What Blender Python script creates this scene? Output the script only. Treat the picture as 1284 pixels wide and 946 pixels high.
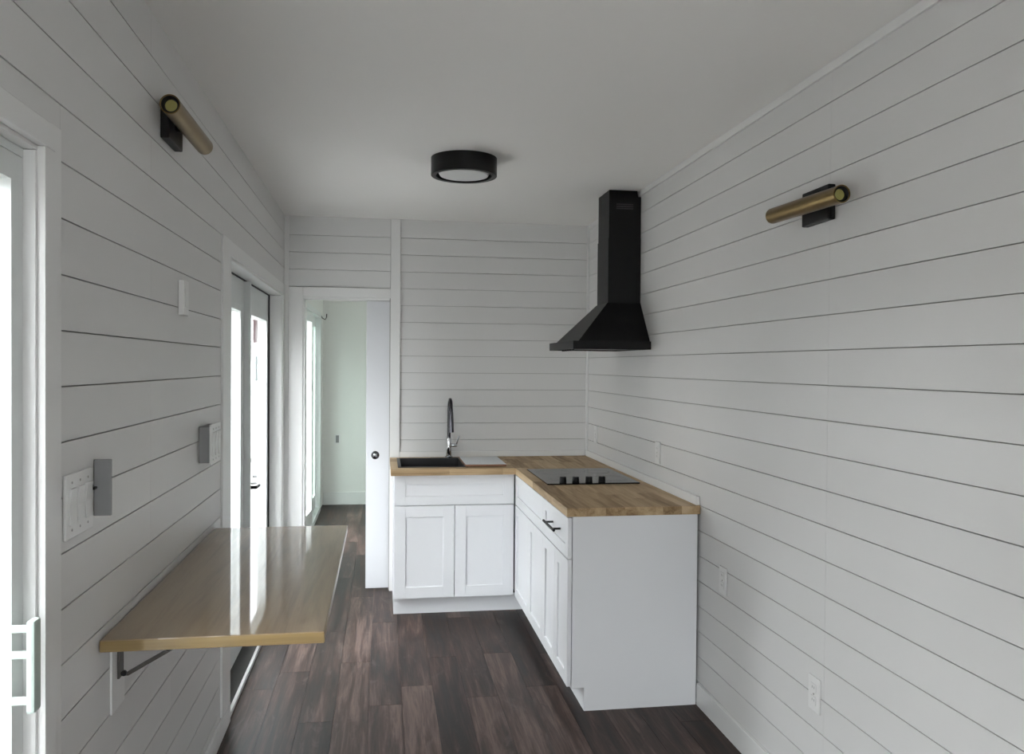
import bpy, bmesh, math, random
from mathutils import Vector, Matrix
random.seed(7)
for o in list(bpy.data.objects): bpy.data.objects.remove(o)
S = bpy.context.scene; COL = S.collection

# ------------------------------------------------------------------ camera
CAM_H, YAW, PITCH, ROLL, FPX = 1.5474, .1560, -.0138, .00762, 1033.34
def cam_axes():
    f = Vector((math.sin(YAW)*math.cos(PITCH), math.cos(YAW)*math.cos(PITCH), math.sin(PITCH)))
    r = Vector((math.cos(YAW), -math.sin(YAW), 0)); u = r.cross(f)
    c, s = math.cos(ROLL), math.sin(ROLL)
    return r*c+u*s, u*c-r*s, f
cr, cu, cf = cam_axes()
cam = bpy.data.cameras.new('camera'); cam.sensor_width = 36; cam.sensor_fit = 'HORIZONTAL'
cam.lens = FPX/1284*36; cam.clip_start = .02; cam.clip_end = 300
co = bpy.data.objects.new('camera', cam); COL.objects.link(co)
M3 = Matrix((cr, cu, -cf)).transposed(); M4 = M3.to_4x4(); M4.translation = Vector((0, 0, CAM_H)); co.matrix_world = M4
S.camera = co
# ------------------------------------------------------------------ sky, exposure
W = bpy.data.worlds.new('overcast_sky'); S.world = W; W.use_nodes = True
WN, WK = W.node_tree.nodes, W.node_tree.links; bg = WN['Background']; bg.inputs[0].default_value = (.93, .965, 1.0, 1)
# standard overcast sky: three times as bright overhead as at the horizon
wtc = WN.new('ShaderNodeTexCoord'); wsp = WN.new('ShaderNodeSeparateXYZ'); wmx = WN.new('ShaderNodeMath'); wmx.operation = 'MAXIMUM'; wmx.inputs[1].default_value = 0
wma = WN.new('ShaderNodeMath'); wma.operation = 'MULTIPLY_ADD'; SKY = 30.0; wma.inputs[1].default_value = SKY*2/3; wma.inputs[2].default_value = SKY/3
WK.new(wtc.outputs['Generated'], wsp.inputs[0]); WK.new(wsp.outputs['Z'], wmx.inputs[0]); WK.new(wmx.outputs[0], wma.inputs[0]); WK.new(wma.outputs[0], bg.inputs[1])
S.view_settings.view_transform = 'Standard'; S.view_settings.look = 'None'; S.view_settings.gamma = 1
S.view_settings.use_curve_mapping = False; S.view_settings.exposure = 0.0
def portal(y0, y1, z1, x=-.80):
    l = bpy.data.lights.new('daylight_portal', 'AREA'); l.shape = 'RECTANGLE'; l.size = z1-.05; l.size_y = y1-y0; l.energy = 1
    l.cycles.is_portal = True
    o = bpy.data.objects.new('daylight_portal', l); COL.objects.link(o); o.location = (x, (y0+y1)/2, z1/2)
    o.rotation_euler = (0, -math.pi/2, 0)
# room numbers (metres)
R, L, B, H = 1.439, -.650, 5.6845, 2.540
Y0, YE = -2.9, 9.25                       # wall behind the camera, end of the next room
D1 = (3.69, 5.57, 2.007)                   # french doors
D2 = (-.25, 1.694, 1.960)                  # sliding door beside the camera
D4 = (6.90, 8.85, 2.030)                   # doors of the next room
for d in (D1, D2, D4): portal(*d)
D5 = (-.60, .80, 2.000)                   # glass doors added behind the camera for more daylight (x range, height)
l = bpy.data.lights.new('daylight_portal', 'AREA'); l.shape = 'RECTANGLE'; l.size = D5[1]-D5[0]; l.size_y = D5[2]-.05; l.energy = 1; l.cycles.is_portal = True
o = bpy.data.objects.new('daylight_portal', l); COL.objects.link(o); o.location = ((D5[0]+D5[1])/2, Y0-.14, D5[2]/2); o.rotation_euler = (math.pi/2, 0, 0)

# ------------------------------------------------------------------ materials
def mat(name, col, rough=.5, metal=0, **k):
    m = bpy.data.materials.new(name); m.use_nodes = True; N = m.node_tree.nodes; Lk = m.node_tree.links
    p = N['Principled BSDF']; p.inputs['Base Color'].default_value = (*col, 1); p.inputs['Roughness'].default_value = rough; p.inputs['Metallic'].default_value = metal
    if 'coat' in k: p.inputs['Coat Weight'].default_value = k['coat']; p.inputs['Coat Roughness'].default_value = k.get('coat_rough', .08)
    if 'spec' in k: p.inputs['Specular IOR Level'].default_value = k['spec']
    tc = N.new('ShaderNodeTexCoord'); oi = N.new('ShaderNodeObjectInfo')
    add = N.new('ShaderNodeVectorMath'); add.operation = 'ADD'
    sc = N.new('ShaderNodeVectorMath'); sc.operation = 'SCALE'; sc.inputs[0].default_value = (17, 31, 23)
    Lk.new(oi.outputs['Random'], sc.inputs['Scale']); Lk.new(tc.outputs['Object'], add.inputs[0]); Lk.new(sc.outputs[0], add.inputs[1])
    var = k.get('var', 0); tone = k.get('tone', 0)
    if var or tone:
        n = N.new('ShaderNodeTexNoise'); n.inputs['Scale'].default_value = k.get('vscale', 3); n.inputs['Detail'].default_value = 3
        Lk.new(add.outputs[0], n.inputs['Vector'])
        a = N.new('ShaderNodeMath'); a.operation = 'MULTIPLY_ADD'; a.inputs[1].default_value = var*2; a.inputs[2].default_value = 1-var
        Lk.new(n.outputs[0], a.inputs[0])
        b = N.new('ShaderNodeMath'); b.operation = 'MULTIPLY_ADD'; b.inputs[1].default_value = tone*2; b.inputs[2].default_value = 1-tone
        Lk.new(oi.outputs['Random'], b.inputs[0])
        c = N.new('ShaderNodeMath'); c.operation = 'MULTIPLY'; Lk.new(a.outputs[0], c.inputs[0]); Lk.new(b.outputs[0], c.inputs[1])
        mx = N.new('ShaderNodeVectorMath'); mx.operation = 'SCALE'; mx.inputs[0].default_value = col
        Lk.new(c.outputs[0], mx.inputs['Scale']); Lk.new(mx.outputs[0], p.inputs['Base Color'])
    if k.get('bump'):
        n2 = N.new('ShaderNodeTexNoise'); n2.inputs['Scale'].default_value = k.get('bscale', 60); n2.inputs['Detail'].default_value = 2
        Lk.new(add.outputs[0], n2.inputs['Vector'])
        bp = N.new('ShaderNodeBump'); bp.inputs['Strength'].default_value = k['bump']; bp.inputs['Distance'].default_value = k.get('bdist', .002)
        Lk.new(n2.outputs[0], bp.inputs['Height']); Lk.new(bp.outputs[0], p.inputs['Normal'])
    return m
def wood(name, stops, axis, rough=.4, scale=1.0, tone=.25, knots=0, bump=.15, coat=0, patch=None, rvar=0, spec=.5):
    """grain along local axis (0 x, 1 y); every piece gets its own tone and grain"""
    m = bpy.data.materials.new(name); m.use_nodes = True; N = m.node_tree.nodes; Lk = m.node_tree.links
    p = N['Principled BSDF']; p.inputs['Roughness'].default_value = rough; p.inputs['Specular IOR Level'].default_value = spec
    if coat: p.inputs['Coat Weight'].default_value = coat; p.inputs['Coat Roughness'].default_value = .035
    tc = N.new('ShaderNodeTexCoord'); oi = N.new('ShaderNodeObjectInfo')
    sc = N.new('ShaderNodeVectorMath'); sc.operation = 'SCALE'; sc.inputs[0].default_value = (37, 61, 43); Lk.new(oi.outputs['Random'], sc.inputs['Scale'])
    add = N.new('ShaderNodeVectorMath'); add.operation = 'ADD'; Lk.new(tc.outputs['Object'], add.inputs[0]); Lk.new(sc.outputs[0], add.inputs[1])
    def nz(sx, detail=4, rgh=.6, dist=.0):
        mp = N.new('ShaderNodeMapping'); mp.inputs['Scale'].default_value = sx; Lk.new(add.outputs[0], mp.inputs['Vector'])
        n = N.new('ShaderNodeTexNoise'); n.inputs['Scale'].default_value = 1; n.inputs['Detail'].default_value = detail; n.inputs['Roughness'].default_value = rgh
        n.inputs['Distortion'].default_value = dist; Lk.new(mp.outputs[0], n.inputs['Vector']); return n
    def ax(l, t): return tuple((l if i == axis else t)*scale for i in range(3))
    g1 = nz(ax(1.6, 22), 5, .62, .6); g2 = nz(ax(5, 130), 3); 
    mixv = N.new('ShaderNodeMath'); mixv.operation = 'MULTIPLY_ADD'; mixv.inputs[1].default_value = .28; Lk.new(g2.outputs[0], mixv.inputs[0])
    sub = N.new('ShaderNodeMath'); sub.operation = 'SUBTRACT'; sub.inputs[1].default_value = .14; Lk.new(g1.outputs[0], sub.inputs[0]); Lk.new(sub.outputs[0], mixv.inputs[2])
    t = N.new('ShaderNodeMath'); t.operation = 'MULTIPLY_ADD'; t.inputs[1].default_value = tone; Lk.new(oi.outputs['Random'], t.inputs[0])
    s2 = N.new('ShaderNodeMath'); s2.operation = 'SUBTRACT'; s2.inputs[1].default_value = tone/2; Lk.new(mixv.outputs[0], s2.inputs[0]); Lk.new(s2.outputs[0], t.inputs[2])
    rp = N.new('ShaderNodeValToRGB'); e = rp.color_ramp.elements
    e[0].position, e[0].color = stops[0][0], (*stops[0][1], 1); e[1].position, e[1].color = stops[-1][0], (*stops[-1][1], 1)
    for pos, c in stops[1:-1]:
        q = e.new(pos); q.color = (*c, 1)
    Lk.new(t.outputs[0], rp.inputs[0]); last = rp.outputs[0]
    if patch:      # worn pale patches and dark scorched streaks printed on the boards
        pn = nz(ax(2.2, 9), 6, .7, 1.2); pr = N.new('ShaderNodeValToRGB'); pr.color_ramp.elements[0].position = .56; pr.color_ramp.elements[1].position = .74
        Lk.new(pn.outputs[0], pr.inputs[0]); mx = N.new('ShaderNodeMixRGB'); mx.inputs[2].default_value = (*patch[0], 1); Lk.new(last, mx.inputs[1])
        ml = N.new('ShaderNodeMath'); ml.operation = 'MULTIPLY'; ml.inputs[1].default_value = .55; Lk.new(pr.outputs[0], ml.inputs[0]); Lk.new(ml.outputs[0], mx.inputs[0])
        dn = nz(ax(3.0, 16), 5, .7, 1.5); dr = N.new('ShaderNodeValToRGB'); dr.color_ramp.elements[0].position = .60; dr.color_ramp.elements[1].position = .72
        Lk.new(dn.outputs[1] if False else dn.outputs[0], dr.inputs[0]); m2 = N.new('ShaderNodeMixRGB'); m2.inputs[2].default_value = (*patch[1], 1); Lk.new(mx.outputs[0], m2.inputs[1])
        ml2 = N.new('ShaderNodeMath'); ml2.operation = 'MULTIPLY'; ml2.inputs[1].default_value = .7; Lk.new(dr.outputs[0], ml2.inputs[0]); Lk.new(ml2.outputs[0], m2.inputs[0])
        last = m2.outputs[0]
    if knots:
        kn = nz(ax(7, 34), 2, .4); kr = N.new('ShaderNodeValToRGB'); kr.color_ramp.elements[0].position = .72; kr.color_ramp.elements[1].position = .78
        Lk.new(kn.outputs[0], kr.inputs[0]); mk = N.new('ShaderNodeMixRGB'); mk.inputs[2].default_value = (*stops[0][1], 1); Lk.new(last, mk.inputs[1])
        mm = N.new('ShaderNodeMath'); mm.operation = 'MULTIPLY'; mm.inputs[1].default_value = knots; Lk.new(kr.outputs[0], mm.inputs[0]); Lk.new(mm.outputs[0], mk.inputs[0]); last = mk.outputs[0]
    Lk.new(last, p.inputs['Base Color'])
    if rvar:
        rm = N.new('ShaderNodeMath'); rm.operation = 'MULTIPLY_ADD'; rm.inputs[1].default_value = rvar; rm.inputs[2].default_value = rough-rvar/2
        Lk.new(g1.outputs[0], rm.inputs[0]); Lk.new(rm.outputs[0], p.inputs['Roughness'])
    if bump:
        bp = N.new('ShaderNodeBump'); bp.inputs['Strength'].default_value = bump; bp.inputs['Distance'].default_value = .0015
        Lk.new(mixv.outputs[0], bp.inputs['Height']); Lk.new(bp.outputs[0], p.inputs['Normal'])
    return m
def glass(name, tint=(1, 1, 1), rough=0.0):
    m = bpy.data.materials.new(name); m.use_nodes = True; N = m.node_tree.nodes; Lk = m.node_tree.links
    N.remove(N['Principled BSDF']); out = N['Material Output']
    tr = N.new('ShaderNodeBsdfTransparent'); tr.inputs[0].default_value = (*tint, 1)
    gl = N.new('ShaderNodeBsdfGlossy'); gl.inputs['Roughness'].default_value = rough
    ge = N.new('ShaderNodeNewGeometry'); dt = N.new('ShaderNodeVectorMath'); dt.operation = 'DOT_PRODUCT'; Lk.new(ge.outputs['Normal'], dt.inputs[0]); Lk.new(ge.outputs['Incoming'], dt.inputs[1])
    def mth(op, a, b=None):
        k = N.new('ShaderNodeMath'); k.operation = op
        for i, v in enumerate((a, b)):
            if v is None: continue
            if isinstance(v, (int, float)): k.inputs[i].default_value = v
            else: Lk.new(v, k.inputs[i])
        return k.outputs[0]
    sch = mth('ADD', mth('MULTIPLY', mth('POWER', mth('SUBTRACT', 1.0, mth('ABSOLUTE', dt.outputs['Value'])), 5.0), .80), .035)
    mx = N.new('ShaderNodeMixShader'); Lk.new(sch, mx.inputs[0]); Lk.new(tr.outputs[0], mx.inputs[1]); Lk.new(gl.outputs[0], mx.inputs[2]); Lk.new(mx.outputs[0], out.inputs[0])
    return m
PAINT = (.72, .717, .707)
m_ship = mat('white_painted_shiplap', PAINT, .42, var=.015, vscale=2, tone=.02, bump=.06, bscale=40)
m_back = mat('shiplap_backing', (.42, .415, .40), .8)
m_plaster = mat('white_wall_paint', (.80, .80, .775), .55, var=.01, bump=.04, bscale=90)
m_ceil = mat('ceiling_paint', (.88, .87, .845), .6, var=.012, vscale=1.5, bump=.05, bscale=70)
m_trim = mat('white_trim_paint', (.81, .81, .80), .33, var=.01)
m_cab = mat('white_cabinet_lacquer', (.81, .82, .84), .32, var=.006)
m_door = mat('white_door_paint', (.70, .71, .735), .35, var=.006)
m_vinyl = mat('white_vinyl_frame', (.74, .77, .76), .35, var=.01)
m_plate = mat('white_plastic', (.78, .78, .77), .30, var=.01)
m_greyplast = mat('grey_plastic', (.24, .24, .245), .45, var=.02)
m_black = mat('black_painted_steel', (.0055, .0055, .0058), .42, var=.05, spec=.22)
m_blackm = mat('black_metal', (.006, .006, .0065), .42, var=.05, spec=.28)
m_filter = mat('dark_mesh_filter', (.06, .06, .062), .5, var=.2, vscale=200)
m_brass = mat('aged_brass', (.22, .15, .06), .32, 1, var=.12, vscale=30)
m_lens = mat('yellow_lens', (.36, .33, .10), .4, var=.05)
m_diff = mat('frosted_diffuser', (.72, .73, .73), .35, var=.02)
m_chrome = mat('chrome', (.62, .63, .65), .07, 1, var=.02)
m_darkchrome = mat('dark_chrome', (.10, .10, .11), .12, 1, var=.02)
m_sink = mat('black_composite_sink', (.02, .02, .021), .45, var=.1, vscale=80)
m_cook = mat('black_glass_cooktop', (.010, .010, .011), .10, var=.02, spec=.22)
m_steel = mat('brushed_steel', (.45, .44, .42), .38, 1, var=.06)
m_bracket = mat('dark_bracket_steel', (.10, .092, .085), .45, .6, var=.06)
m_sill = mat('dark_bronze_threshold', (.035, .032, .03), .5, var=.1)
m_rubber = mat('dark_weatherstrip', (.03, .03, .03), .7, var=.05)
m_paper = mat('white_sheet', (.72, .74, .76), .45, var=.02)
m_dark = mat('dark_slot', (.03, .03, .03), .6, var=.05)
m_glass = glass('clear_glass', (.985, .99, .985)); m_gglass = glass('green_tinted_glass', (.66, .73, .69), .12)
FL = ((.30, (.008, .0049, .0042)), (.44, (.023, .0134, .0108)), (.56, (.048, .0285, .023)), (.72, (.115, .077, .065)))
m_floor = wood('dark_plank_floor', FL, 1, .42, 1, .24, bump=.25, patch=((.135, .102, .092), (.009, .0065, .006)), rvar=.2, spec=.2)
BB = ((.26, (.24, .15, .072)), (.44, (.40, .275, .150)), (.58, (.49, .35, .20)), (.78, (.60, .45, .28)))
m_stave_y = wood('butcher_block_along_y', BB, 1, .55, 1, .34, bump=.06, spec=.3)
m_stave_x = wood('butcher_block_along_x', BB, 0, .55, 1, .34, bump=.06, spec=.3)
TB = ((.25, (.20, .132, .066)), (.45, (.27, .182, .094)), (.55, (.30, .205, .108)), (.75, (.33, .23, .125)))
m_table = wood('lacquered_table_wood', TB, 1, .5, .8, .0, knots=.3, bump=0, coat=1.0)
m_edge = wood('table_edge_wood', ((.1, (.15, .092, .030)), (.5, (.26, .175, .065)), (.9, (.32, .23, .10))), 0, .3, 1, .0, bump=.03, coat=.3)
m_board = mat('reddish_board', (.22, .10, .055), .5, var=.15, vscale=20)
m_ground = mat('grey_concrete', (.26, .255, .25), .9, var=.12, vscale=1.2)
m_red = mat('red_cloth', (.030, .0025, .005), .7, var=.2, vscale=9)
m_teal = mat('teal_cloth', (.006, .032, .036), .7, var=.1, vscale=9)
m_fence = mat('weathered_fence_wood', (.14, .125, .11), .85, var=.15, vscale=6, tone=.15)
m_siding = mat('pale_siding', (.16, .165, .17), .7, var=.04)
m_grass = mat('grass_strip', (.09, .13, .05), .9, var=.4, vscale=12)

# ------------------------------------------------------------------ geometry helpers
WL = {}                                            # world location of every object that may parent others
class MB:
    def __init__(s): s.bm = bmesh.new()
    def box(s, x0, x1, y0, y1, z0, z1, bev=0):
        r = bmesh.ops.create_cube(s.bm, size=1, matrix=Matrix.Translation(((x0+x1)/2, (y0+y1)/2, (z0+z1)/2)) @ Matrix.Diagonal((abs(x1-x0), abs(y1-y0), abs(z1-z0), 1)))
        if bev:
            ed = list({e for v in r['verts'] for e in v.link_edges}); bmesh.ops.bevel(s.bm, geom=ed, offset=bev, segments=2, affect='EDGES', profile=.6)
        return s
    def cyl(s, c, axis, r, h, seg=32, r2=None, bev=0):
        q = {'X': Matrix.Rotation(math.pi/2, 4, 'Y'), 'Y': Matrix.Rotation(-math.pi/2, 4, 'X'), 'Z': Matrix.Identity(4)}[axis] if isinstance(axis, str) else axis
        k = bmesh.ops.create_cone(s.bm, cap_ends=True, segments=seg, radius1=r, radius2=r if r2 is None else r2, depth=h, matrix=Matrix.Translation(c) @ q)
        if bev:
            ed = [e for e in {e for v in k['verts'] for e in v.link_edges} if any(len(f.verts) > 4 for f in e.link_faces)]
            bmesh.ops.bevel(s.bm, geom=ed, offset=bev, segments=2, affect='EDGES', profile=.6)
        return s
    def poly(s, pts, d):                            # prism: polygon pts (3D) extruded by vector d
        v = [s.bm.verts.new(p) for p in pts]; w = [s.bm.verts.new(Vector(p)+Vector(d)) for p in pts]; n = len(pts)
        s.bm.faces.new(v); s.bm.faces.new(w[::-1])
        for i in range(n): s.bm.faces.new((v[i], w[i], w[(i+1) % n], v[(i+1) % n]))
        return s
    def loft(s, a, b):                              # hull between two quads
        v = [s.bm.verts.new(p) for p in a]; w = [s.bm.verts.new(p) for p in b]; n = len(a)
        s.bm.faces.new(v); s.bm.faces.new(w[::-1])
        for i in range(n): s.bm.faces.new((v[i], w[i], w[(i+1) % n], v[(i+1) % n]))
        return s
    def tube(s, pts, r, seg=14, radii=None):
        pts = [Vector(p) for p in pts]; rings = []; up = Vector((.13, .21, 1)).normalized()
        for i, p in enumerate(pts):
            t = (pts[min(i+1, len(pts)-1)]-pts[max(i-1, 0)]).normalized()
            a = t.cross(up); a = a if a.length > 1e-3 else t.cross(Vector((1, 0, 0))); a.normalize(); b = t.cross(a); up = a.cross(t) if False else up
            rr = radii[i] if radii else r
            rings.append([s.bm.verts.new(p+(a*math.cos(q)+b*math.sin(q))*rr) for q in [2*math.pi*k/seg for k in range(seg)]])
        for u, w in zip(rings, rings[1:]):
            for k in range(seg): s.bm.faces.new((u[k], u[(k+1) % seg], w[(k+1) % seg], w[k]))
        s.bm.faces.new(rings[0][::-1]); s.bm.faces.new(rings[-1]); return s
    def lathe(s, prof, c, axis='Z', seg=48):        # closed profile [(r, h)] turned about the axis
        rings = []
        for (r, h) in prof:
            ring = []
            for k in range(seg):
                q = 2*math.pi*k/seg; a, b = r*math.cos(q), r*math.sin(q)
                p = {'Z': (a, b, h), 'Y': (a, h, b), 'X': (h, a, b)}[axis]; ring.append(s.bm.verts.new(Vector(p)+Vector(c)))
            rings.append(ring)
        n = len(rings)
        for i in range(n):
            u, w = rings[i], rings[(i+1) % n]
            for k in range(seg): s.bm.faces.new((u[k], u[(k+1) % seg], w[(k+1) % seg], w[k]))
        return s
    def xf(s, M): bmesh.ops.transform(s.bm, matrix=M, verts=s.bm.verts); return s
    def build(s, name, m, parent=None, smooth=False, kind=None, label=None, cat=None, group=None, base=False):
        bmesh.ops.recalc_face_normals(s.bm, faces=s.bm.faces); vs = [v.co for v in s.bm.verts]
        lo = Vector([min(v[i] for v in vs) for i in range(3)]); hi = Vector([max(v[i] for v in vs) for i in range(3)]); c = (lo+hi)/2
        if base: c.z = lo.z
        bmesh.ops.translate(s.bm, vec=-c, verts=s.bm.verts)
        me = bpy.data.meshes.new(name); s.bm.to_mesh(me); s.bm.free(); me.materials.append(m)
        if smooth:
            me.polygons.foreach_set('use_smooth', [True]*len(me.polygons))
            try: me.set_sharp_from_angle(angle=math.radians(38))
            except Exception: pass
        return place(name, me, c, parent, kind, label, cat, group)
def place(name, me, c, parent=None, kind=None, label=None, cat=None, group=None):
    o = bpy.data.objects.new(name, me); COL.objects.link(o); c = Vector(c)
    if parent is not None: o.parent = parent; o.location = c-WL[parent.name]
    else: o.location = c
    WL[o.name] = c; tag(o, label, cat, group, kind); return o
def tag(o, label=None, cat=None, group=None, kind=None):
    for k, v in (('label', label), ('category', cat), ('group', group), ('kind', kind)):
        if v: o[k] = v
    return o
def thing(name, loc, label, cat, group=None, kind=None): return place(name, None, loc, None, kind, label, cat, group)
BOXES = {}
def piece(name, x0, x1, y0, y1, z0, z1, m, parent, bev=0):        # a plain piece; alike sizes share one mesh
    k = (name, m.name, round(x1-x0, 4), round(y1-y0, 4), round(z1-z0, 4), bev); c = ((x0+x1)/2, (y0+y1)/2, (z0+z1)/2)
    if k not in BOXES:
        b = MB().box(-(x1-x0)/2, (x1-x0)/2, -(y1-y0)/2, (y1-y0)/2, -(z1-z0)/2, (z1-z0)/2, bev)
        bmesh.ops.recalc_face_normals(b.bm, faces=b.bm.faces); me = bpy.data.meshes.new(name); b.bm.to_mesh(me); b.bm.free(); me.materials.append(m); BOXES[k] = me
    return place(name, BOXES[k], c, parent)

# ------------------------------------------------------------------ outside
MB().box(-60, 40, -40, 90, -.45, -.36).build('ground', m_ground, kind='structure', label='grey concrete ground outside the glass doors', cat='ground')

# ------------------------------------------------------------------ shell
floor = MB().box(L-.0, R, Y0, YE, -.06, -.009).build('floor', m_sill, kind='structure', label='dark brown wood plank floor running through both rooms', cat='floor')
PW, PL = .1493, 1.22
for i in range(14):
    x0 = L+i*PW; x1 = min(x0+PW, R)-.0012; y = Y0-random.uniform(0, PL)
    while y < YE:
        a, b = max(y, Y0), min(y+PL, YE)
        if b-a > .02: piece('floor_plank', x0, x1, a, b-.0012, -.009, 0, m_floor, floor)
        y += PL
MB().box(L-.14, R+.11, Y0-.1, YE+.1, H, H+.06).build('ceiling', m_ceil, kind='structure', label='smooth off-white ceiling', cat='ceiling')
T = .012; XO = L-.14
w = MB()
def wall_boxes(w, xa, xb, ya, yb, doors):
    y = ya
    for (a, b, z) in doors:
        if a > y: w.box(xa, xb, y, a, -.06, H)
        w.box(xa, xb, a, b, z, H); y = b
    if y < yb: w.box(xa, xb, y, yb, -.06, H)
wall_boxes(w, XO, L-T, Y0-.1, B+T, [D2, D1]); wall_boxes(w, XO, L, B+T, YE+.1, [D4])
m_left = m_trim
wall_left = w.build('wall_left', m_back, kind='structure', label='left wall of white shiplap boards with glass doors', cat='wall')
# the next room's left wall is smooth; its face is a skin of its own
w = MB(); wall_boxes(w, L, L+.004, B+.125, YE, [D4]); w.build('wall_panel', m_plaster, wall_left)
wall_right = MB().box(R+T, R+.11, Y0-.1, YE+.1, -.06, H).build('wall_right', m_back, kind='structure', label='right wall of white shiplap boards behind the hood', cat='wall')
MB().box(R, R+T-.001, B+.12, YE, 0, H).build('wall_panel', m_plaster, wall_right)
wall_front = MB().box(L, D5[0], Y0-.1, Y0, -.0, H).box(D5[1], R, Y0-.1, Y0, 0, H).box(D5[0], D5[1], Y0-.1, Y0, D5[2], H).build('wall_front', m_plaster, kind='structure', label='plain white wall at the end of the room', cat='wall')
wall_end = MB().box(L, R, YE, YE+.1, 0, H).build('wall_end', m_plaster, kind='structure', label='smooth white end wall seen through the doorway', cat='wall')
DX0, DX1, DZ = -.528, .047, 2.000
w = MB()
w.box(L, DX0, B+T, B+.12, 0, H); w.box(DX0, DX1, B+T, B+.12, DZ, H); w.box(DX1, R, B+T, B+.030, 0, H); w.box(DX1, R, B+.090, B+.12, 0, H); w.box(.60, R, B+.030, B+.090, 0, H)
wall_back = w.build('wall_back', m_back, kind='structure', label='white shiplap wall behind the sink with a doorway', cat='wall')
w = MB(); w.box(L+.005, DX0, B+.12, B+.124, 0, H); w.box(DX0, DX1, B+.12, B+.124, DZ, H); w.box(DX1, R-.002, B+.12, B+.124, 0, H); w.build('wall_panel', m_plaster, wall_back)

G = .0032
def lines(z0, d):
    zs = [H]; z = z0
    while z > .02: zs.append(z); z -= d
    zs.append(.0); return zs
def shiplap_x(face, depth, zs, ya, yb, seams, cut, parent):      # boards on a wall of constant x, running along y
    for za, zb in zip(zs[1:], zs[:-1]):
        lo, hi = za+G/2, zb-(G/2 if zb < H else 0)
        spans = [(ya, yb, lo, hi)]
        for (a, b, zt) in cut:                                       # cut away the openings
            new = []
            for (p, q, l, h) in spans:
                if q <= a or p >= b or l >= zt: new.append((p, q, l, h)); continue
                if p < a: new.append((p, a, l, h))
                if q > b: new.append((b, q, l, h))
                if h > zt+.012: new.append((max(p, a), min(q, b), zt, h))
            spans = new
        for (p, q, l, h) in spans:
            ss = [p]+[s for s in seams(za) if p+.05 < s < q-.05]+[q]
            for u, v in zip(ss, ss[1:]): piece('shiplap_board', min(face, face+depth), max(face, face+depth), u+.0004, v-.0004, l, h, m_ship, parent)
zsR = lines(2.4145, .1155)
shiplap_x(R, T, zsR, Y0, B, lambda z: [-.05 if z > 1.3 else .06, 2.50], [(3.62, B+.01, .87)], wall_right)
zsL = [H]+[2.072+.115*k for k in (3, 2, 1)]+[2.072-.115*k for k in range(18)]+[0]
zsL = [z for z in zsL if z >= 0]
def seamL(z):
    k = round((2.072-z)/.115); return [2.47] if k in (7, 8) else ([2.71] if k in (14, 13) else ([2.47] if k % 3 == 0 else []))
shiplap_x(L, -T, zsL, Y0, B, seamL, [(D2[0]-.11, 1.805, 2.02), (3.505, D1[1]+.114, 2.075)], wall_left)
zsB = lines(2.413, .1150)
for za, zb in zip(zsB[1:], zsB[:-1]):
    lo, hi = za+G/2, zb-(G/2 if zb < H else 0)
    if hi > .93: piece('shiplap_board', .119, R, B, B+T, max(lo, .90), hi, m_ship, wall_back)
    if hi > 2.085: piece('shiplap_board', L, .050, B, B+T, max(lo, 2.066), hi, m_ship, wall_back)
piece('shiplap_board', .052, .9, B, B+T, .0, .899, m_ship, wall_back)

# ------------------------------------------------------------------ trims
NT = [0]
def trim(label, *boxes, bev=.0015, m=None, cat='trim'):
    NT[0] += 1; b = MB()
    for q in boxes: b.box(*q, bev)
    return b.build('trim_%d' % NT[0], m or m_trim, kind='structure', label=label, cat=cat)
trim('white upright batten left of the sink wall shiplap', (.0525, .1175, B-.014, B-.0005, .0, H-.001))
trim('white casing left of the open doorway', (L+.03, DX0-.0005, B-.012, B-.0005, 0, 2.0645))
trim('white casing head over the open doorway', (DX0, .0515, B-.012, B-.0005, DZ, 2.0645))
trim('white jamb lining inside the doorway', (DX0-.002, DX0+.014, B+.0, B+.125, 0, DZ-.015), (DX0-.002, DX1, B+.0, B+.028, DZ-.014, DZ), (DX0-.002, DX1, B+.092, B+.125, DZ-.014, DZ))
trim('narrow white corner strip beside the doorway casing', (L+.0005, L+.029, B-.016, B-.0005, 0, H-.001))
trim('narrow white corner strip between sink wall and hood wall', (R-.016, R-.0005, B-.016, B-.0005, .955, H-.001))
trim('slim white cornice along the right wall and ceiling', (R-.010, R-.0005, Y0, 4.49, 2.510, H-.0005), (R-.010, R-.0005, 4.73, B-.02, 2.510, H-.0005))
trim('white upstand strip behind the worktop on the sink wall', (.1185, R-.02, B-.016, B-.0005, .9145, .953), bev=.003)
trim('white upstand strip behind the cooktop along the right wall', (R-.018, R-.0005, 3.585, B-.0165, .9145, .955), bev=.003)
MB().box(R-.012, R-.0005, Y0, 3.574, .0005, .100, .003).build('baseboard_right', m_trim, kind='structure', label='white baseboard along the right shiplap wall', cat='baseboard')
MB().box(L+.0005, L+.010, 1.81, 3.685, .0005, .088, .003).build('baseboard_left', m_trim, kind='structure', label='white baseboard below the floating table', cat='baseboard')
MB().box(L+.02, R-.02, YE-.013, YE-.0005, .0005, .14, .003).build('baseboard_end', m_trim, kind='structure', label='white baseboard in the room beyond the doorway', cat='baseboard')
trim('wide white casing board beside the french doors', (L-.0115, L+.008, 3.507, 3.688, .089, 2.074))
trim('white casing board over the french doors', (L-.0115, L+.006, 3.69, D1[1]+.112, 2.0075, 2.0735))
trim('white casing board at the far side of the french doors', (L-.0115, L+.006, D1[1]+.001, B-.018, 0.001, 2.0065))
trim('white lining inside the french door opening', (L-.13, L-.0, D1[1]-.012, D1[1]-.0005, .0, D1[2]-.013), (L-.13, L-.0, D1[0], D1[1], D1[2]-.012, D1[2]-.0005), (L-.13, L-.0, D1[0]+.0005, D1[0]+.012, .0, D1[2]-.013))
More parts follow.
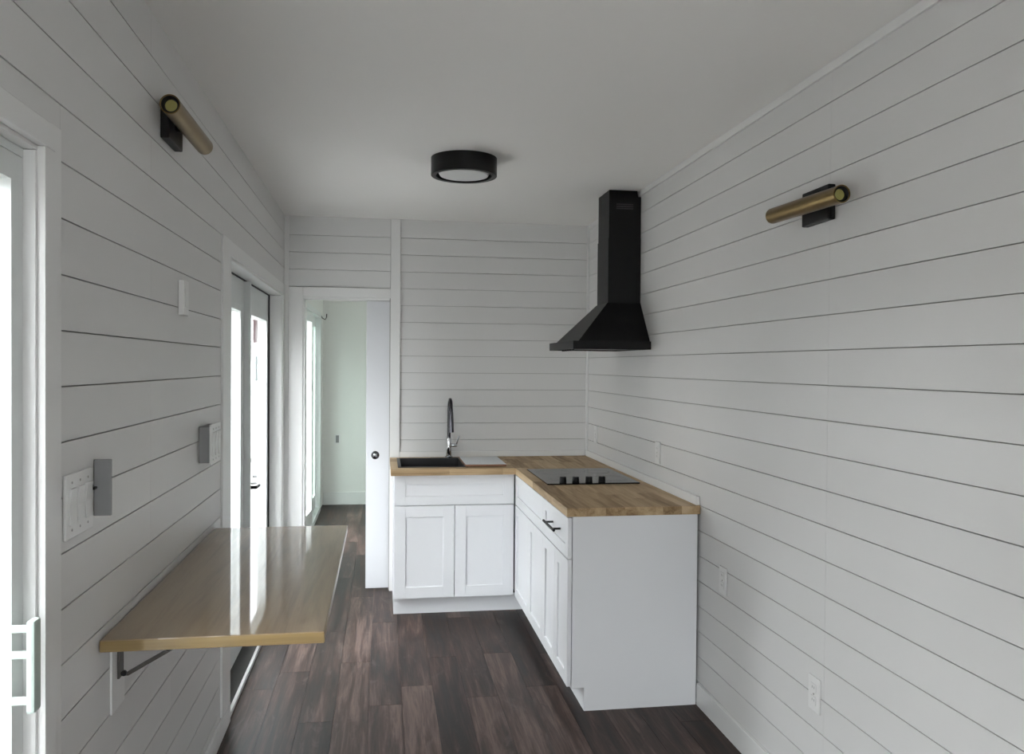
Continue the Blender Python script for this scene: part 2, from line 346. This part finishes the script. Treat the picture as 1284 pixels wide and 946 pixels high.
trim('white casing around the sliding glass door', (L-.0115, L+.014, D2[1], 1.745, 0, 1.9595), (L-.0115, L+.014, D2[0]-.05, 1.745, 1.960, 2.010))
trim('flat white board beside the sliding door casing', (L-.0115, L+.003, 1.746, 1.8045, 0, 2.019))
trim('white lining inside the sliding door opening', (L-.05, L-.0, D2[1]-.010, D2[1]-.0005, 0, D2[2]-.011), (L-.05, L-.0, D2[0], D2[1], D2[2]-.010, D2[2]-.0005))

# ------------------------------------------------------------------ french doors (door_1)
XD = -.737
d1 = thing('door_1', (XD, 4.63, .02), 'pair of white french doors with tall glass panes and black lever', 'door', kind='structure')
def glazed_leaf(par, x0, x1, y0, y1, z0, z1, sy, rt, rb, gm, m, M=None, mould=True):
    b = MB(); b.box(x0, x1, y0, y0+sy, z0, z1); b.box(x0, x1, y1-sy, y1, z0, z1); b.box(x0, x1, y0+sy, y1-sy, z1-rt, z1); b.box(x0, x1, y0+sy, y1-sy, z0, z0+rb)
    if M: b.xf(M)
    leaf = b.build('door_leaf', m, par)
    b = MB(); xm = (x0+x1)/2; b.box(xm-.004, xm+.004, y0+sy, y1-sy, z0+rb, z1-rt)
    if M: b.xf(M)
    b.build('glass_pane', gm, leaf)
    if mould:
        b = MB(); a, c, e, f, t, wd = y0+sy, y1-sy, z0+rb, z1-rt, .012, .032
        for (p, q, r, s) in ((a-wd, a+.006, e-wd, f+wd), (c-.006, c+wd, e-wd, f+wd), (a+.006, c-.006, f-.006, f+wd), (a+.006, c-.006, e-wd, e+.006)): b.box(x1, x1+t, p, q, r, s, .003)
        if M: b.xf(M)
        b.build('glazing_frame', m, leaf)
    return leaf
g1 = glazed_leaf(d1, XD-.045, XD, 3.705, 4.608, .024, 1.990, .165, .165, .22, m_glass, m_vinyl)
g2 = glazed_leaf(d1, XD-.045, XD, 4.634, 5.553, .024, 1.990, .135, .165, .22, m_glass, m_vinyl)
MB().box(XD-.045, XD+.034, 4.609, 4.633, .024, 1.990, .002).build('astragal', m_vinyl, d1)
MB().box(XD-.03, XD+.010, 5.5535, 5.5575, .024, 1.994).build('weatherstrip', m_rubber, d1)
MB().box(XD-.03, XD+.010, 3.705, 5.553, 1.9905, 1.9945).build('weatherstrip', m_rubber, d1)
MB().box(XD-.05, L-.012, 3.703, 5.557, .0, .020, .003).build('threshold', m_sill, d1)
MB().box(L-.011, L+.004, 3.703, 5.557, .0005, .024, .003).build('threshold_strip', m_trim, d1)
h = MB(); h.cyl((XD+.004, 4.70, .865), 'X', .026, .008); h.cyl((XD+.030, 4.70, .865), 'X', .010, .050); h.tube([(XD+.052, 4.69, .865), (XD+.055, 4.74, .864), (XD+.052, 4.81, .860)], .009)
h.build('lever_handle', m_blackm, g2, True, label='black lever handle')
MB().cyl((XD+.006, 4.70, 1.015), 'X', .028, .012, bev=.003).box(XD+.012, XD+.026, 4.695, 4.705, 1.0, 1.03, .002).build('deadbolt', m_blackm, g2, True, label='black deadbolt turn')

# ------------------------------------------------------------------ sliding glass door by the camera (door_2)
XS = -.668
d2 = thing('door_2', (XS, .7, .0), 'white vinyl sliding glass door with a pale pull handle', 'door', kind='structure')
b = MB(); b.box(XS-.10, XS, D2[0], D2[0]+.03, .03, D2[2]-.011); b.box(XS-.10, XS-.052, D2[1]-.040, D2[1]-.011, .03, D2[2]-.011); b.box(XS-.10, XS, D2[0], D2[1]-.011, 0, .03); b.box(XS-.10, XS-.003, D2[0], D2[1]-.011, D2[2]-.028, D2[2]-.011)
b.build('door_frame', m_vinyl, d2)
s1 = glazed_leaf(d2, XS-.050, XS-.004, .72, D2[1]-.0115, .031, D2[2]-.029, .048, .048, .09, m_glass, m_vinyl, mould=False)
s2 = glazed_leaf(d2, XS-.099, XS-.053, D2[0]+.031, .80, .031, D2[2]-.029, .048, .048, .09, m_glass, m_vinyl, mould=False)
hb = MB(); yh = 1.625; hb.box(XS+.030, XS+.045, yh-.016, yh+.016, .905, 1.075, .005)
for z in (.925, 1.010, 1.058): hb.box(XS-.003, XS+.032, yh-.008, yh+.006, z-.006, z+.006, .002)
hb.build('pull_handle', mat('pale_handle', (.44, .52, .48), .3, var=.01), s1, label='pale greenish-white pull handle')

# ------------------------------------------------------------------ pocket door (door_3)
d3 = MB().box(-.108, .55, B+.040, B+.076, .010, DZ-.018, .002).build('door_3', m_door, kind='structure', label='white sliding pocket door half open beside the sink cabinet', cat='door')
MB().lathe([(.0, -.003), (.024, -.003), (.028, -.001), (.028, .004), (.0, .004)], (-.046, B+.0395, .926), 'Y', 32).build('door_pull', m_darkchrome, d3, True, label='round dark chrome flush pull')
MB().lathe([(.0, -.005), (.009, -.005), (.012, -.0032), (.0, -.0032)], (-.046, B+.0395, .926), 'Y', 24).build('pull_button', m_chrome, d3, True)

# ------------------------------------------------------------------ unseen glass doors added behind the camera as a daylight source (added_door_5)
d5 = thing('added_door_5', (.4, Y0, .02), 'added unseen glass doors for daylight opposite the sink wall', 'door', kind='structure')
for k, (a, c) in enumerate(((D5[0]+.002, (D5[0]+D5[1])/2-.001), ((D5[0]+D5[1])/2+.001, D5[1]-.002))):
    b = MB(); y0, y1 = Y0-.075, Y0-.030
    b.box(a, a+.07, y0, y1, .02, D5[2]-.002); b.box(c-.07, c, y0, y1, .02, D5[2]-.002); b.box(a+.07, c-.07, y0, y1, .02, .14); b.box(a+.07, c-.07, y0, y1, D5[2]-.09, D5[2]-.002)
    lf5 = b.build('door_leaf', m_vinyl, d5); MB().box(a+.07, c-.07, Y0-.056, Y0-.048, .14, D5[2]-.09).build('glass_pane', m_glass, lf5)
MB().box(D5[0], D5[1], Y0-.10, Y0, .0, .0195).build('threshold', m_sill, d5)

# ------------------------------------------------------------------ doors of the next room (door_4)
d4 = thing('door_4', (L-.03, 7.9, .02), 'white framed glass doors with green-tinted glass in the room beyond', 'door', kind='structure')
b = MB(); b.box(L-.10, L+.012, D4[0]-.05, D4[0]+.04, 0, D4[2]); b.box(L-.10, L+.012, D4[1]-.04, D4[1]+.05, 0, D4[2]); b.box(L-.10, L+.012, D4[0]-.05, D4[1]+.05, D4[2]-.001, D4[2]+.05); b.box(L-.10, L+.012, D4[0]+.04, D4[1]-.04, 0, .05)
b.build('door_frame', m_vinyl, d4)
glazed_leaf(d4, L-.075, L-.035, 7.88, 8.80, .055, 2.025, .07, .09, .14, m_gglass, m_vinyl, mould=False)
Mj = Matrix.Translation((L-.030, 7.87, 0)) @ Matrix.Rotation(math.radians(-4.0), 4, 'Z') @ Matrix.Translation((-(L-.030), -7.87, 0))
lf = glazed_leaf(d4, L-.030, L+.012, 7.00, 7.87, .055, 2.025, .07, .09, .14, m_glass, m_vinyl, Mj, mould=False)
MB().box(L-.016, L-.002, 6.996, 7.000, .98, 1.10).xf(Mj).build('latch_plate', m_steel, lf)
MB().cyl((L-.009, 6.997, 1.18), 'Y', .008, .006).xf(Mj).build('latch_bolt', m_blackm, lf)

# ------------------------------------------------------------------ cabinets
CT, CB = .914, .876
XF, YF, YN = .8212, 5.0743, 3.5788
def shaker(name, par, n, a0, a1, z0, z1, st=.057, th=.019, rec=.008, pos=0.):
    """shaker front; n='x' lies in a plane of constant x (faces -x), n='y' in a plane of constant y (faces -y)"""
    b = MB()
    def bx(u0, u1, w0, w1, d0, d1, bev=0):
        if n == 'x': b.box(pos+d0, pos+d1, u0, u1, w0, w1, bev)
        else: b.box(u0, u1, pos+d0, pos+d1, w0, w1, bev)
    sz = min(st, (z1-z0)*.30)
    bx(a0, a0+st, z0, z1, 0, th, .0012); bx(a1-st, a1, z0, z1, 0, th, .0012)
    bx(a0+st, a1-st, z1-sz, z1, 0, th, .0012); bx(a0+st, a1-st, z0, z0+sz, 0, th, .0012)
    o = b.build(name, m_cab, par); b = MB(); 
    def bx2(u0, u1, w0, w1, d0, d1):
        if n == 'x': b.box(pos+d0, pos+d1, u0, u1, w0, w1)
        else: b.box(u0, u1, pos+d0, pos+d1, w0, w1)
    bx2(a0+st, a1-st, z0+sz, z1-sz, rec, th-.002); b.build('panel', m_cab, o)
    return o
# sink base
sx0, sx1 = .0745, .8185
c1 = thing('sink_cabinet', ((sx0+sx1)/2, 5.38, 0), 'white shaker sink cabinet with two doors under the black sink', 'cabinet')
b = MB(); yb0, yb1 = YF+.020, B-.002
b.box(sx0, sx0+.016, yb0, yb1, .105, CB-.001); b.box(sx0, sx0+.016, 5.152, yb1, .0, .105); b.box(sx1-.016, sx1, yb0, yb1, .105, CB-.001); b.box(sx0+.016, sx1-.016, yb0, yb1, .105, .121); b.box(sx0+.016, sx1-.016, yb1-.01, yb1, .121, CB-.001)
b.box(sx0+.016, sx1-.016, yb0, yb0+.018, CB-.03, CB-.001); b.box(sx0+.016, sx1-.016, yb0, yb0+.018, .655, .70)
b.build('body', m_cab, c1)
MB().box(sx0+.0, sx1+.08, 5.1525-.012, 5.1515, .0, .104).build('toe_kick', m_cab, c1)
shaker('drawer_front', c1, 'y', sx0+.002, sx1-.002, .686, .868, .066, pos=YF)
xm = (sx0+sx1)/2
shaker('door', c1, 'y', sx0+.002, xm-.0018, .112, .680, .068, pos=YF); shaker('door', c1, 'y', xm+.0018, sx1-.002, .112, .680, .068, pos=YF)
# drawer cabinet at the near end of the right run
ya, yb_, yc = YN, 4.163, 5.052
xb = R-.0125
c2 = thing('drawer_cabinet', ((XF+R)/2, (ya+yb_)/2, 0), 'white cabinet with black-handled drawer, two narrow doors and plain end panel', 'cabinet')
b = MB(); b.box(XF+.0215, xb, ya, ya+.018, .105, CB-.001); b.box(.9007, xb, ya, ya+.018, .0, .105)
b.build('end_panel', m_cab, c2)
b = MB(); b.box(XF+.0215, xb, ya+.019, yb_-.001, .105, CB-.001); b.build('body', m_cab, c2)
MB().box(.9007, .9127, ya+.019, yb_-.001, .0, .104).build('toe_kick', m_cab, c2)
dr = shaker('drawer_front', c2, 'x', ya+.004, yb_-.0015, .686, .868, .058, pos=XF)
ym = 3.862
shaker('door', c2, 'x', ya+.004, ym-.0015, .112, .680, .058, pos=XF); shaker('door', c2, 'x', ym+.0015, yb_-.0015, .112, .680, .058, pos=XF)
b = MB(); zh = .784
b.tube([(XF-.032, 3.735, zh), (XF-.032, 3.985, zh)], .0062, 12)
for y in (3.775, 3.945): b.tube([(XF-.032, y, zh), (XF+.009, y, zh)], .005, 10)
b.build('bar_pull', m_blackm, dr, True, label='black bar pull')
# corner cabinet
c3 = thing('corner_cabinet', ((XF+R)/2, 4.6, 0), 'white shaker corner cabinet below the cooktop', 'cabinet')
MB().box(XF+.0215, xb, yb_, B-.003, .105, CB-.001).build('body', m_cab, c3)
MB().box(.9007, .9127, yb_, 5.139, .0, .104).build('toe_kick', m_cab, c3)
shaker('drawer_front', c3, 'x', yb_+.0015, yc-.002, .686, .868, .058, pos=XF)
ym = 4.577
shaker('door', c3, 'x', yb_+.0015, ym-.0015, .112, .680, .058, pos=XF); shaker('door', c3, 'x', ym+.0015, yc-.002, .112, .680, .058, pos=XF)

# ------------------------------------------------------------------ worktop of wooden staves
XC, YNC, YBC, XLC = .8146, 3.572, 5.008, .0531
wt = thing('worktop', (1.0, 4.8, CB), 'L-shaped butcher-block worktop with cooktop and sink let in', 'worktop')
SX0, SX1, SY0, SY1 = .108, .520, 5.105, 5.585            # sink cut-out
n = 7; sw = (R-.002-XC)/n
for i in range(n):
    y = YNC-random.uniform(0, .35); a0 = XC+i*sw
    while y < B-.002:
        l = random.uniform(.32, .62); p, q = max(y, YNC), min(y+l, B-.002)
        if q-p > .10 or q >= B-.003 or p <= YNC+.001:
            if q-p > .004: piece('stave', a0, a0+sw-.0003, p, q-.0003, CB, CT, m_stave_y, wt)
            y = q if q > y else y+l
        else: y += l
def rows(x0, x1, ys):
    for u, v in zip(ys, ys[1:]):
        x = x0-random.uniform(0, .2)
        while x < x1:
            l = random.uniform(.25, .5); p, q = max(x, x0), min(x+l, x1)
            if q-p > .004: piece('stave', p, q-.0003, u, v-.0003, CB, CT, m_stave_x, wt)
            x += l
rows(XLC, XC, [YBC, SY0-.0]); rows(XLC, XC, [SY1, B-.002])
rows(XLC, SX0, [SY0, 5.265, 5.425, SY1]); rows(SX1, XC, [SY0, 5.185, 5.265, 5.345, 5.425, 5.505, SY1])

# ------------------------------------------------------------------ sink, faucet, board
sk = thing('sink', ((SX0+SX1)/2, (SY0+SY1)/2, .70), 'black composite sink set into the wooden worktop', 'sink')
b = MB(); t = .008; a0, a1, e0, e1 = SX0+.002, SX1-.002, SY0+.002, SY1-.002
b.box(a0, a0+t, e0, e1, .72, CT+.001); b.box(a1-t, a1, e0, e1, .72, CT+.001); b.box(a0+t, a1-t, e0, e0+t, .72, CT+.001); b.box(a0+t, a1-t, e1-t, e1, .72, CT+.001); b.box(a0, a1, e0, e1, .71, .72)
b.build('bowl', m_sink, sk)
b = MB()
for (p, q, r, s) in ((a0-.012, a1+.012, e0-.012, e0+t), (a0-.012, a1+.012, e1-t, e1+.012), (a0-.012, a0+t, e0+t, e1-t), (a1-t, a1+.012, e0+t, e1-t)): b.box(p, q, r, s, CT+.0012, CT+.0045)
b.build('rim', m_sink, sk)
MB().lathe([(.012, 0), (.045, 0), (.045, .004), (.012, .003)], ((a0+a1)/2, (e0+e1)/2, .7202), 'Z', 32).build('drain', m_chrome, sk, True)
fx, fy = .452, 5.633
fa = thing('faucet', (fx, fy, CT), 'tall chrome gooseneck faucet with side lever behind the sink', 'faucet')
MB().lathe([(.0, .0005), (.026, .0005), (.026, .010), (.020, .014), (.0, .014)], (fx, fy, CT), 'Z', 32).build('base', m_chrome, fa, True)
b = MB(); b.cyl((fx, fy, CT+.075), 'Z', .0185, .122, 32, bev=.002); b.build('body', m_chrome, fa, True)
pts = [(fx, fy, CT+.136), (fx, fy, CT+.31)]; rr = .092
for k in range(1, 15):
    a = math.pi*k/14*.97; pts.append((fx, fy-rr+rr*math.cos(a), CT+.31+rr*math.sin(a)))
b = MB(); b.tube(pts, .0115, 16); b.build('gooseneck', m_darkchrome, fa, True)
e = pts[-1]; MB().tube([(e[0], e[1], e[2]+.002), (e[0]-.001, e[1]-.003, e[2]-.05), (e[0]-.001, e[1]-.004, e[2]-.13)], .015, 18, [.013, .0165, .019]).build('spray_head', m_darkchrome, fa, True, label='dark chrome pull-down spray head')
b = MB(); b.cyl((fx+.037, fy, CT+.085), 'X', .0125, .036, 24, bev=.002); b.tube([(fx+.050, fy, CT+.085), (fx+.062, fy-.01, CT+.125), (fx+.068, fy-.014, CT+.150)], .005, 10)
b.build('lever', m_chrome, fa, True)
bo = MB().box(.512, .770, 5.085, 5.520, CT+.0048, CT+.0155, .003).xf(Matrix.Identity(4)).build('cutting_board', m_board, label='thin reddish wooden board lying beside the black sink', cat='board')
MB().box(.514, .768, 5.092, 5.517, CT+.0158, CT+.0178).build('paper_sheet', m_paper, label='blank pale sheet lying on the wooden board beside the sink', cat='paper')

# ------------------------------------------------------------------ cooktop
ck = thing('cooktop', (1.125, 4.595, CT), 'black glass cooktop with four black knobs along one side', 'cooktop')
MB().box(.868, 1.378, 4.282, 4.912, CT+.0006, CT+.0075, .002).build('glass_top', m_cook, ck)
for cx_, cy_, r in ((1.0, 4.47, .085), (1.0, 4.75, .10), (1.26, 4.47, .10), (1.26, 4.75, .075)):
    MB().lathe([(r-.0025, 0), (r, 0), (r, .0003), (r-.0025, .0003)], (cx_, cy_, CT+.0076), 'Z', 40).build('burner_ring', m_greyplast, ck)
for X in (.962, 1.032, 1.105, 1.177):
    k = MB(); k.cyl((X, 4.325, CT+.0225), 'Z', .0195, .029, 28, .0175, .002); k = k.build('knob', m_blackm, ck, True)
    MB().box(X-.0015, X+.0015, 4.312, 4.338, CT+.0372, CT+.0378).build('pointer', m_greyplast, k)

# ------------------------------------------------------------------ range hood
hx, hy0, hy1, hz0, hz1 = 1.006, 4.298, 4.932, 1.640, 1.684
hd = thing('range_hood', (1.22, 4.615, hz0), 'black steel chimney range hood above the cooktop', 'range hood')
xr = R-.001
b = MB(); t = .012
b.box(hx, hx+t, hy0, hy1, hz0, hz1); b.box(xr-t, xr, hy0, hy1, hz0, hz1); b.box(hx+t, xr-t, hy0, hy0+t, hz0, hz1); b.box(hx+t, xr-t, hy1-t, hy1, hz0, hz1)
b.build('rim', m_black, hd)
cx0, cy0, cy1, cz = 1.250, 4.497, 4.733, 1.905
MB().loft([(hx+.034, hy0+.020, hz1), (xr, hy0+.020, hz1), (xr, hy1-.020, hz1), (hx+.034, hy1-.020, hz1)], [(cx0-.004, cy0-.004, cz), (xr, cy0-.004, cz), (xr, cy1+.004, cz), (cx0-.004, cy1+.004, cz)]).build('canopy', m_black, hd)
MB().box(hx+t, xr-t, hy0+t, hy1-t, hz1-.008, hz1-.001).build('top_plate', m_black, hd)
ch = MB(); ch.box(cx0, xr, cy0, cy1, cz, 2.27); ch = ch.build('chimney', m_black, hd)
b = MB(); b.poly([(cx0+.003, cy0+.003, 2.27), (xr, cy0+.003, 2.27), (xr, cy0+.003, 2.505), (xr-.017, cy0+.003, 2.505), (xr-.022, cy0+.003, H-.001), (cx0+.003, cy0+.003, H-.001)], (0, cy1-cy0-.006, 0))
up = b.build('chimney_sleeve', m_black, hd)
for i in range(3): MB().box(cx0+.045, xr-.045, cy0+.0015, cy0+.0028, 2.458-i*.012, 2.464-i*.012).build('vent_slot', m_dark, up)
for i, (p, q) in enumerate(((hy0+.02, 4.612), (4.618, hy1-.02))): MB().box(hx+.06, xr-.03, p, q, hz0+.006, hz0+.014, .002).build('grease_filter', m_filter, hd)
MB().box(hx+t, hx+.058, hy0+t, hy1-t, hz0+.006, hz0+.014).build('control_strip', m_black, hd)
for i in range(5): MB().cyl((hx+.030, 4.44+i*.06, hz0-.001), 'Z', .009, .014, 16, bev=.002).build('button', m_blackm, hd, True)

# ------------------------------------------------------------------ ceiling lamp
lx, ly, lr = .382, 3.958, .158
lp = thing('ceiling_lamp', (lx, ly, H), 'round black flush ceiling lamp with a frosted white disc', 'ceiling lamp')
MB().lathe([(lr, 0), (lr, -.083), (lr-.002, -.085), (lr-.022, -.085), (lr-.024, -.083), (lr-.024, -.012), (.001, -.012), (.001, 0)], (lx, ly, H-.0005), 'Z', 64).build('drum', m_blackm, lp, True)
MB().lathe([(.001, -.020), (lr-.038, -.020), (lr-.036, -.072), (lr-.043, -.083), (lr-.085, -.091), (.001, -.094)], (lx, ly, H), 'Z', 64).build('diffuser', m_diff, lp, True)

# ------------------------------------------------------------------ wall sconces
def sconce(side, yc, zc, tilt, label):
    s = 1 if side > 0 else -1; xw = R if s > 0 else L; ax_ = xw-s*.062
    o = thing('wall_sconce', (xw, yc, zc), label, 'wall light', 'brass tube wall lights')
    x0, x1 = sorted((xw-s*.0008, xw-s*.026)); MB().box(x0, x1, yc-.085, yc+.085, zc-.057, zc+.057, .004).build('backplate', m_blackm, o)
    MB().cyl((xw-s*.036, yc, zc), 'X', .016, .022, 20).build('stem', m_blackm, o, True)
    r = .0275; ln = .225; M = Matrix.Translation((ax_, yc, zc)) @ Matrix.Rotation(tilt, 4, 'X') @ Matrix.Translation((-ax_, -yc, -zc))
    tb = MB().lathe([(r, -ln), (r, ln), (r-.003, ln), (r-.003, ln-.02), (.0008, ln-.02), (.0008, -ln+.02), (r-.003, -ln+.02), (r-.003, -ln)], (ax_, yc, zc), 'Y', 40).xf(M).build('tube', m_brass, o, True)
    for q in (-1, 1):
        MB().lathe([(.017, q*(ln-.0195)), (r-.0032, q*(ln-.0195)), (r-.0032, q*(ln-.003)), (.0180, q*(ln-.008))], (ax_, yc, zc), 'Y', 32).xf(M).build('end_ring', m_blackm, tb, True)
        MB().lathe([(.0005, q*(ln-.0195)), (.0165, q*(ln-.0195)), (.0165, q*(ln-.0155)), (.0005, q*(ln-.0140))], (ax_, yc, zc), 'Y', 28).xf(M).build('lens', m_lens, tb, True)
sconce(1, 2.552, 2.084, math.radians(1.6), 'brass tube wall light with black backplate on the wall with the range hood')
sconce(-1, 2.648, 2.268, 0, 'brass tube wall light with black backplate above the floating table')

# ------------------------------------------------------------------ floating table
ft = thing('floating_table', (L, 2.70, .875), 'wall-mounted glossy wooden drop-leaf table on steel brackets', 'table')
tx0, tx1, ty0, ty1, tz0, tz1 = L+.0045, -.136, 2.030, 3.370, .872, .9005
MB().box(tx0, tx1, ty0+.0012, ty1, tz0, tz1, .002).build('tabletop', m_table, ft)
MB().box(tx0, tx1, ty0, ty0+.0012, tz0+.002, tz1-.002).build('edge_band', m_edge, ft)
MB().box(tx1, tx1+.001, ty0+.002, ty1-.002, tz0+.002, tz1-.002).build('edge_band', m_edge, ft)
for y in (2.170, 3.215):
    bk = MB(); bk.box(L+.0065, L+.0115, y-.018, y+.018, .765, tz0-.0008); bk.box(L+.0065, L+.36, y-.018, y+.018, tz0-.0048, tz0-.0008)
    bk = bk.build('bracket', m_bracket, ft)
    MB().poly([(L+.0118, y-.006, .768), (L+.029, y-.006, .768), (L+.205, y-.006, tz0-.005), (L+.188, y-.006, tz0-.005)], (0, .012, 0)).build('brace', m_bracket, bk)
    MB().cyl((L+.0195, y-.009, .776), 'Y', .007, .006, 14).build('pivot', m_blackm, bk)
    MB().cyl((L+.125, y-.009, .834), 'Y', .007, .006, 14).build('pivot', m_blackm, bk)
    MB().box(L+.0005, L+.006, y-.055, y+.045, .690, tz0-.0008, .001).build('cleat', m_trim, bk)

# ------------------------------------------------------------------ switches, outlets
def outlet(xw, s, yc, zc, label):
    o = thing('outlet', (xw, yc, zc), label, 'outlet', 'wall outlets')
    x = lambda a, b: sorted((xw-s*a, xw-s*b))
    MB().box(*x(.0006, .0065), yc-.036, yc+.036, zc-.058, zc+.058, .0025).build('cover_plate', m_plate, o)
    for k in (-1, 1):
        f = MB().box(*x(.0066, .0085), yc-.0165, yc+.0165, zc+k*.021-.0145, zc+k*.021+.0145, .0008).build('socket', m_plate, o)
        for q in (-.006, .006): MB().box(*x(.0086, .0089), yc+q-.0011, yc+q+.0011, zc+k*.021-.002, zc+k*.021+.006).build('slot', m_greyplast, f)
    MB().cyl((xw-s*.0072, yc, zc), 'X', .003, .0012, 12).build('screw', m_steel, o)
outlet(R, 1, 4.165, 1.095, 'white wall outlet above the near end of the worktop')
outlet(R, 1, 5.445, 1.085, 'white wall outlet in the corner beside the sink wall')
outlet(R, 1, 3.310, .640, 'white wall outlet beside the cabinet end panel')
outlet(R, 1, 2.554, .455, 'white wall outlet low on the shiplap, away from the cabinets')
o = thing('outlet', (-.486, YE, .723), 'small grey-white outlet on the end wall of the next room', 'outlet')
MB().box(-.521, -.451, YE-.008, YE-.0006, .668, .782, .002).build('cover_plate', m_plate, o); MB().box(-.503, -.469, YE-.0095, YE-.0081, .685, .765, .0004).build('socket', m_greyplast, o)
def switch_plate(x0, x1, y0, y1, z0, z1, n, label, boxed):
    o = thing('switch_plate', (L, (y0+y1)/2, z0), label, 'switch')
    if boxed: MB().box(L+.0006, x0-.0002, y0+.008, y1-.008, z0+.008, z1-.008, .002).build('mounting_box', m_greyplast, o)  # grey colour stands in for shade on the side of the box
    MB().box(x0, x1, y0, y1, z0, z1, .002).build('cover_plate', m_plate, o)
    g = (y1-y0-.02)/n
    for i in range(n):
        yc = y0+.01+g*(i+.5); w_ = min(.0165, g*.40)
        r = MB().poly([(x1+.0002, yc-w_, z0+.030), (x1+.0045, yc-w_, z0+.030), (x1+.0015, yc-w_, (z0+z1)/2), (x1+.006, yc-w_, z1-.030), (x1+.0002, yc-w_, z1-.030)], (0, 2*w_, 0)).build('rocker', m_plate, o)
        for z in (z0+.018, z1-.018): MB().cyl((x1+.0006, yc, z), 'X', .0028, .001, 10).build('screw', m_steel, o)
switch_plate(L+.0006, L+.0065, 1.818, 1.980, 1.176, 1.312, 3, 'three-gang white switch plate between sliding door and folded-out cover', False)
switch_plate(L+.038, L+.044, 3.085, 3.262, 1.180, 1.327, 3, 'white switch plate on a raised box near the french doors', True)
o = thing('access_cover', (L, 2.006, 1.19), 'grey cover plate standing out from the wall above the table', 'cover')
MB().box(L+.0008, L+.038, 2.000, 2.010, 1.197, 1.326, .0015).build('plate', m_greyplast, o); MB().cyl((L+.006, 1.992, 1.262), 'Y', .0032, .016, 10).build('screw', m_blackm, o)
o = thing('wall_sensor', (L, 2.815, 1.70), 'small white upright sensor box high on the wall below the brass light', 'sensor')
MB().box(L+.0008, L+.020, 2.782, 2.846, 1.702, 1.816, .003).build('housing', m_plate, o); MB().box(L+.0201, L+.0215, 2.795, 2.833, 1.73, 1.79, .0004).build('face', m_plate, o)
# hook on the next room's wall
MB().tube([(L+.006, 8.93, 2.06), (L+.02, 8.93, 2.035), (L+.05, 8.93, 2.02), (L+.062, 8.93, 2.045), (L+.064, 8.93, 2.08)], .005, 8).build('wall_hook', m_blackm, None, True, label='small dark wire hook above the green glass door', cat='hook')

# ------------------------------------------------------------------ things outside the french doors
def flag(x, y, z0, z1, wd, m, label, ztop):
    o = thing('feather_flag', (x, y, -.36), label, 'flag', 'flags outside')
    MB().tube([(x, y, -.36), (x, y, ztop)], .02, 10).build('pole', m_trim, o)
    MB().cyl((x, y, -.345), 'Z', .16, .028, 24).build('foot', m_blackm, o)
    b = MB(); n = 8
    pts = [(x+.022+wd*k/n, y+.03*math.sin(k*1.7)) for k in range(n+1)]
    b.poly([(p, q, z0) for p, q in pts]+[(p, q+.012, z0) for p, q in pts[::-1]], (0, 0, z1-z0)); b.build('cloth', m, o)
flag(-2.06, 13.6, 1.88, 2.25, .30, m_red, 'red flag on a white pole outside the glass doors', 2.6)
flag(-2.42, 14.2, 2.02, 2.45, .20, m_red, 'narrower red flag on a white pole outside the glass doors', 2.9)
flag(-2.14, 14.4, 1.25, 1.68, .16, m_teal, 'teal flag on a white pole outside the glass doors', 1.9)
tr = thing('neighbouring_trailer', (-6.3, 21, -.36), 'pale neighbouring tiny house on wheels outside the glass doors', 'house')
MB().box(-7.6, -3.6, 19.0, 24.0, .15, 2.75).build('wall', m_siding, tr); MB().loft([(-7.8, 18.8, 2.75), (-3.4, 18.8, 2.75), (-3.4, 24.2, 2.75), (-7.8, 24.2, 2.75)], [(-7.8, 18.8, 3.15), (-3.4, 18.8, 2.9), (-3.4, 24.2, 2.9), (-7.8, 24.2, 3.15)]).build('roof', m_greyplast, tr)
for y in (20.3, 22.4):
    f = MB().box(-3.599, -3.57, y, y+.9, 1.1, 2.1).build('window', m_trim, tr); MB().box(-3.5695, -3.565, y+.06, y+.84, 1.16, 2.04).build('pane', m_cook, f)
for y in (20.4, 22.6): MB().cyl((-3.9, y, -.01), 'X', .35, .22, 28).build('wheel', m_rubber, tr, True)

FX, FY0, FY1, FZ = -2.3, -5.0, 2.6, 2.15  # unseen fence, added to keep low sky light off the upper right wall
fe = thing('light_block_fence', (FX, 0, -.36), 'weathered board fence added to block low daylight at the sliding door', 'fence')
y = FY0
while y < FY1-.01:
    piece('fence_board', FX-.02, FX, y, y+.145, -.30, FZ, m_fence, fe); y += .15
for z in (.1, 1.2, 2.3): piece('rail', FX-.06, FX-.021, FY0, FY1-.01, z, z+.09, m_fence, fe)
for y in (FY0, -2.3, .4, FY1-.1): piece('post', FX-.15, FX-.061, y, y+.09, -.36, FZ-.05, m_fence, fe)
m_clad = mat('grey_cladding', (.16, .16, .155), .8, var=.06)
sh = thing('light_block_shed', (-4.1, 4.6, -.36), 'grey clad shed added to block daylight straight into the french doors', 'shed')  # unseen shed, added to dim the daylight on the right-hand cabinet fronts
MB().box(-5.2, -3.0, 3.3, 5.9, -.36, 3.40).build('wall', m_clad, sh)
MB().box(-5.3, -2.9, 3.2, 6.0, 3.401, 3.50, .01).build('roof', m_greyplast, sh)
f = MB().box(-2.999, -2.97, 4.1, 5.0, -.34, 1.75).build('door', m_fence, sh); MB().box(-2.969, -2.94, 4.16, 4.19, .55, .72).build('handle', m_blackm, f)
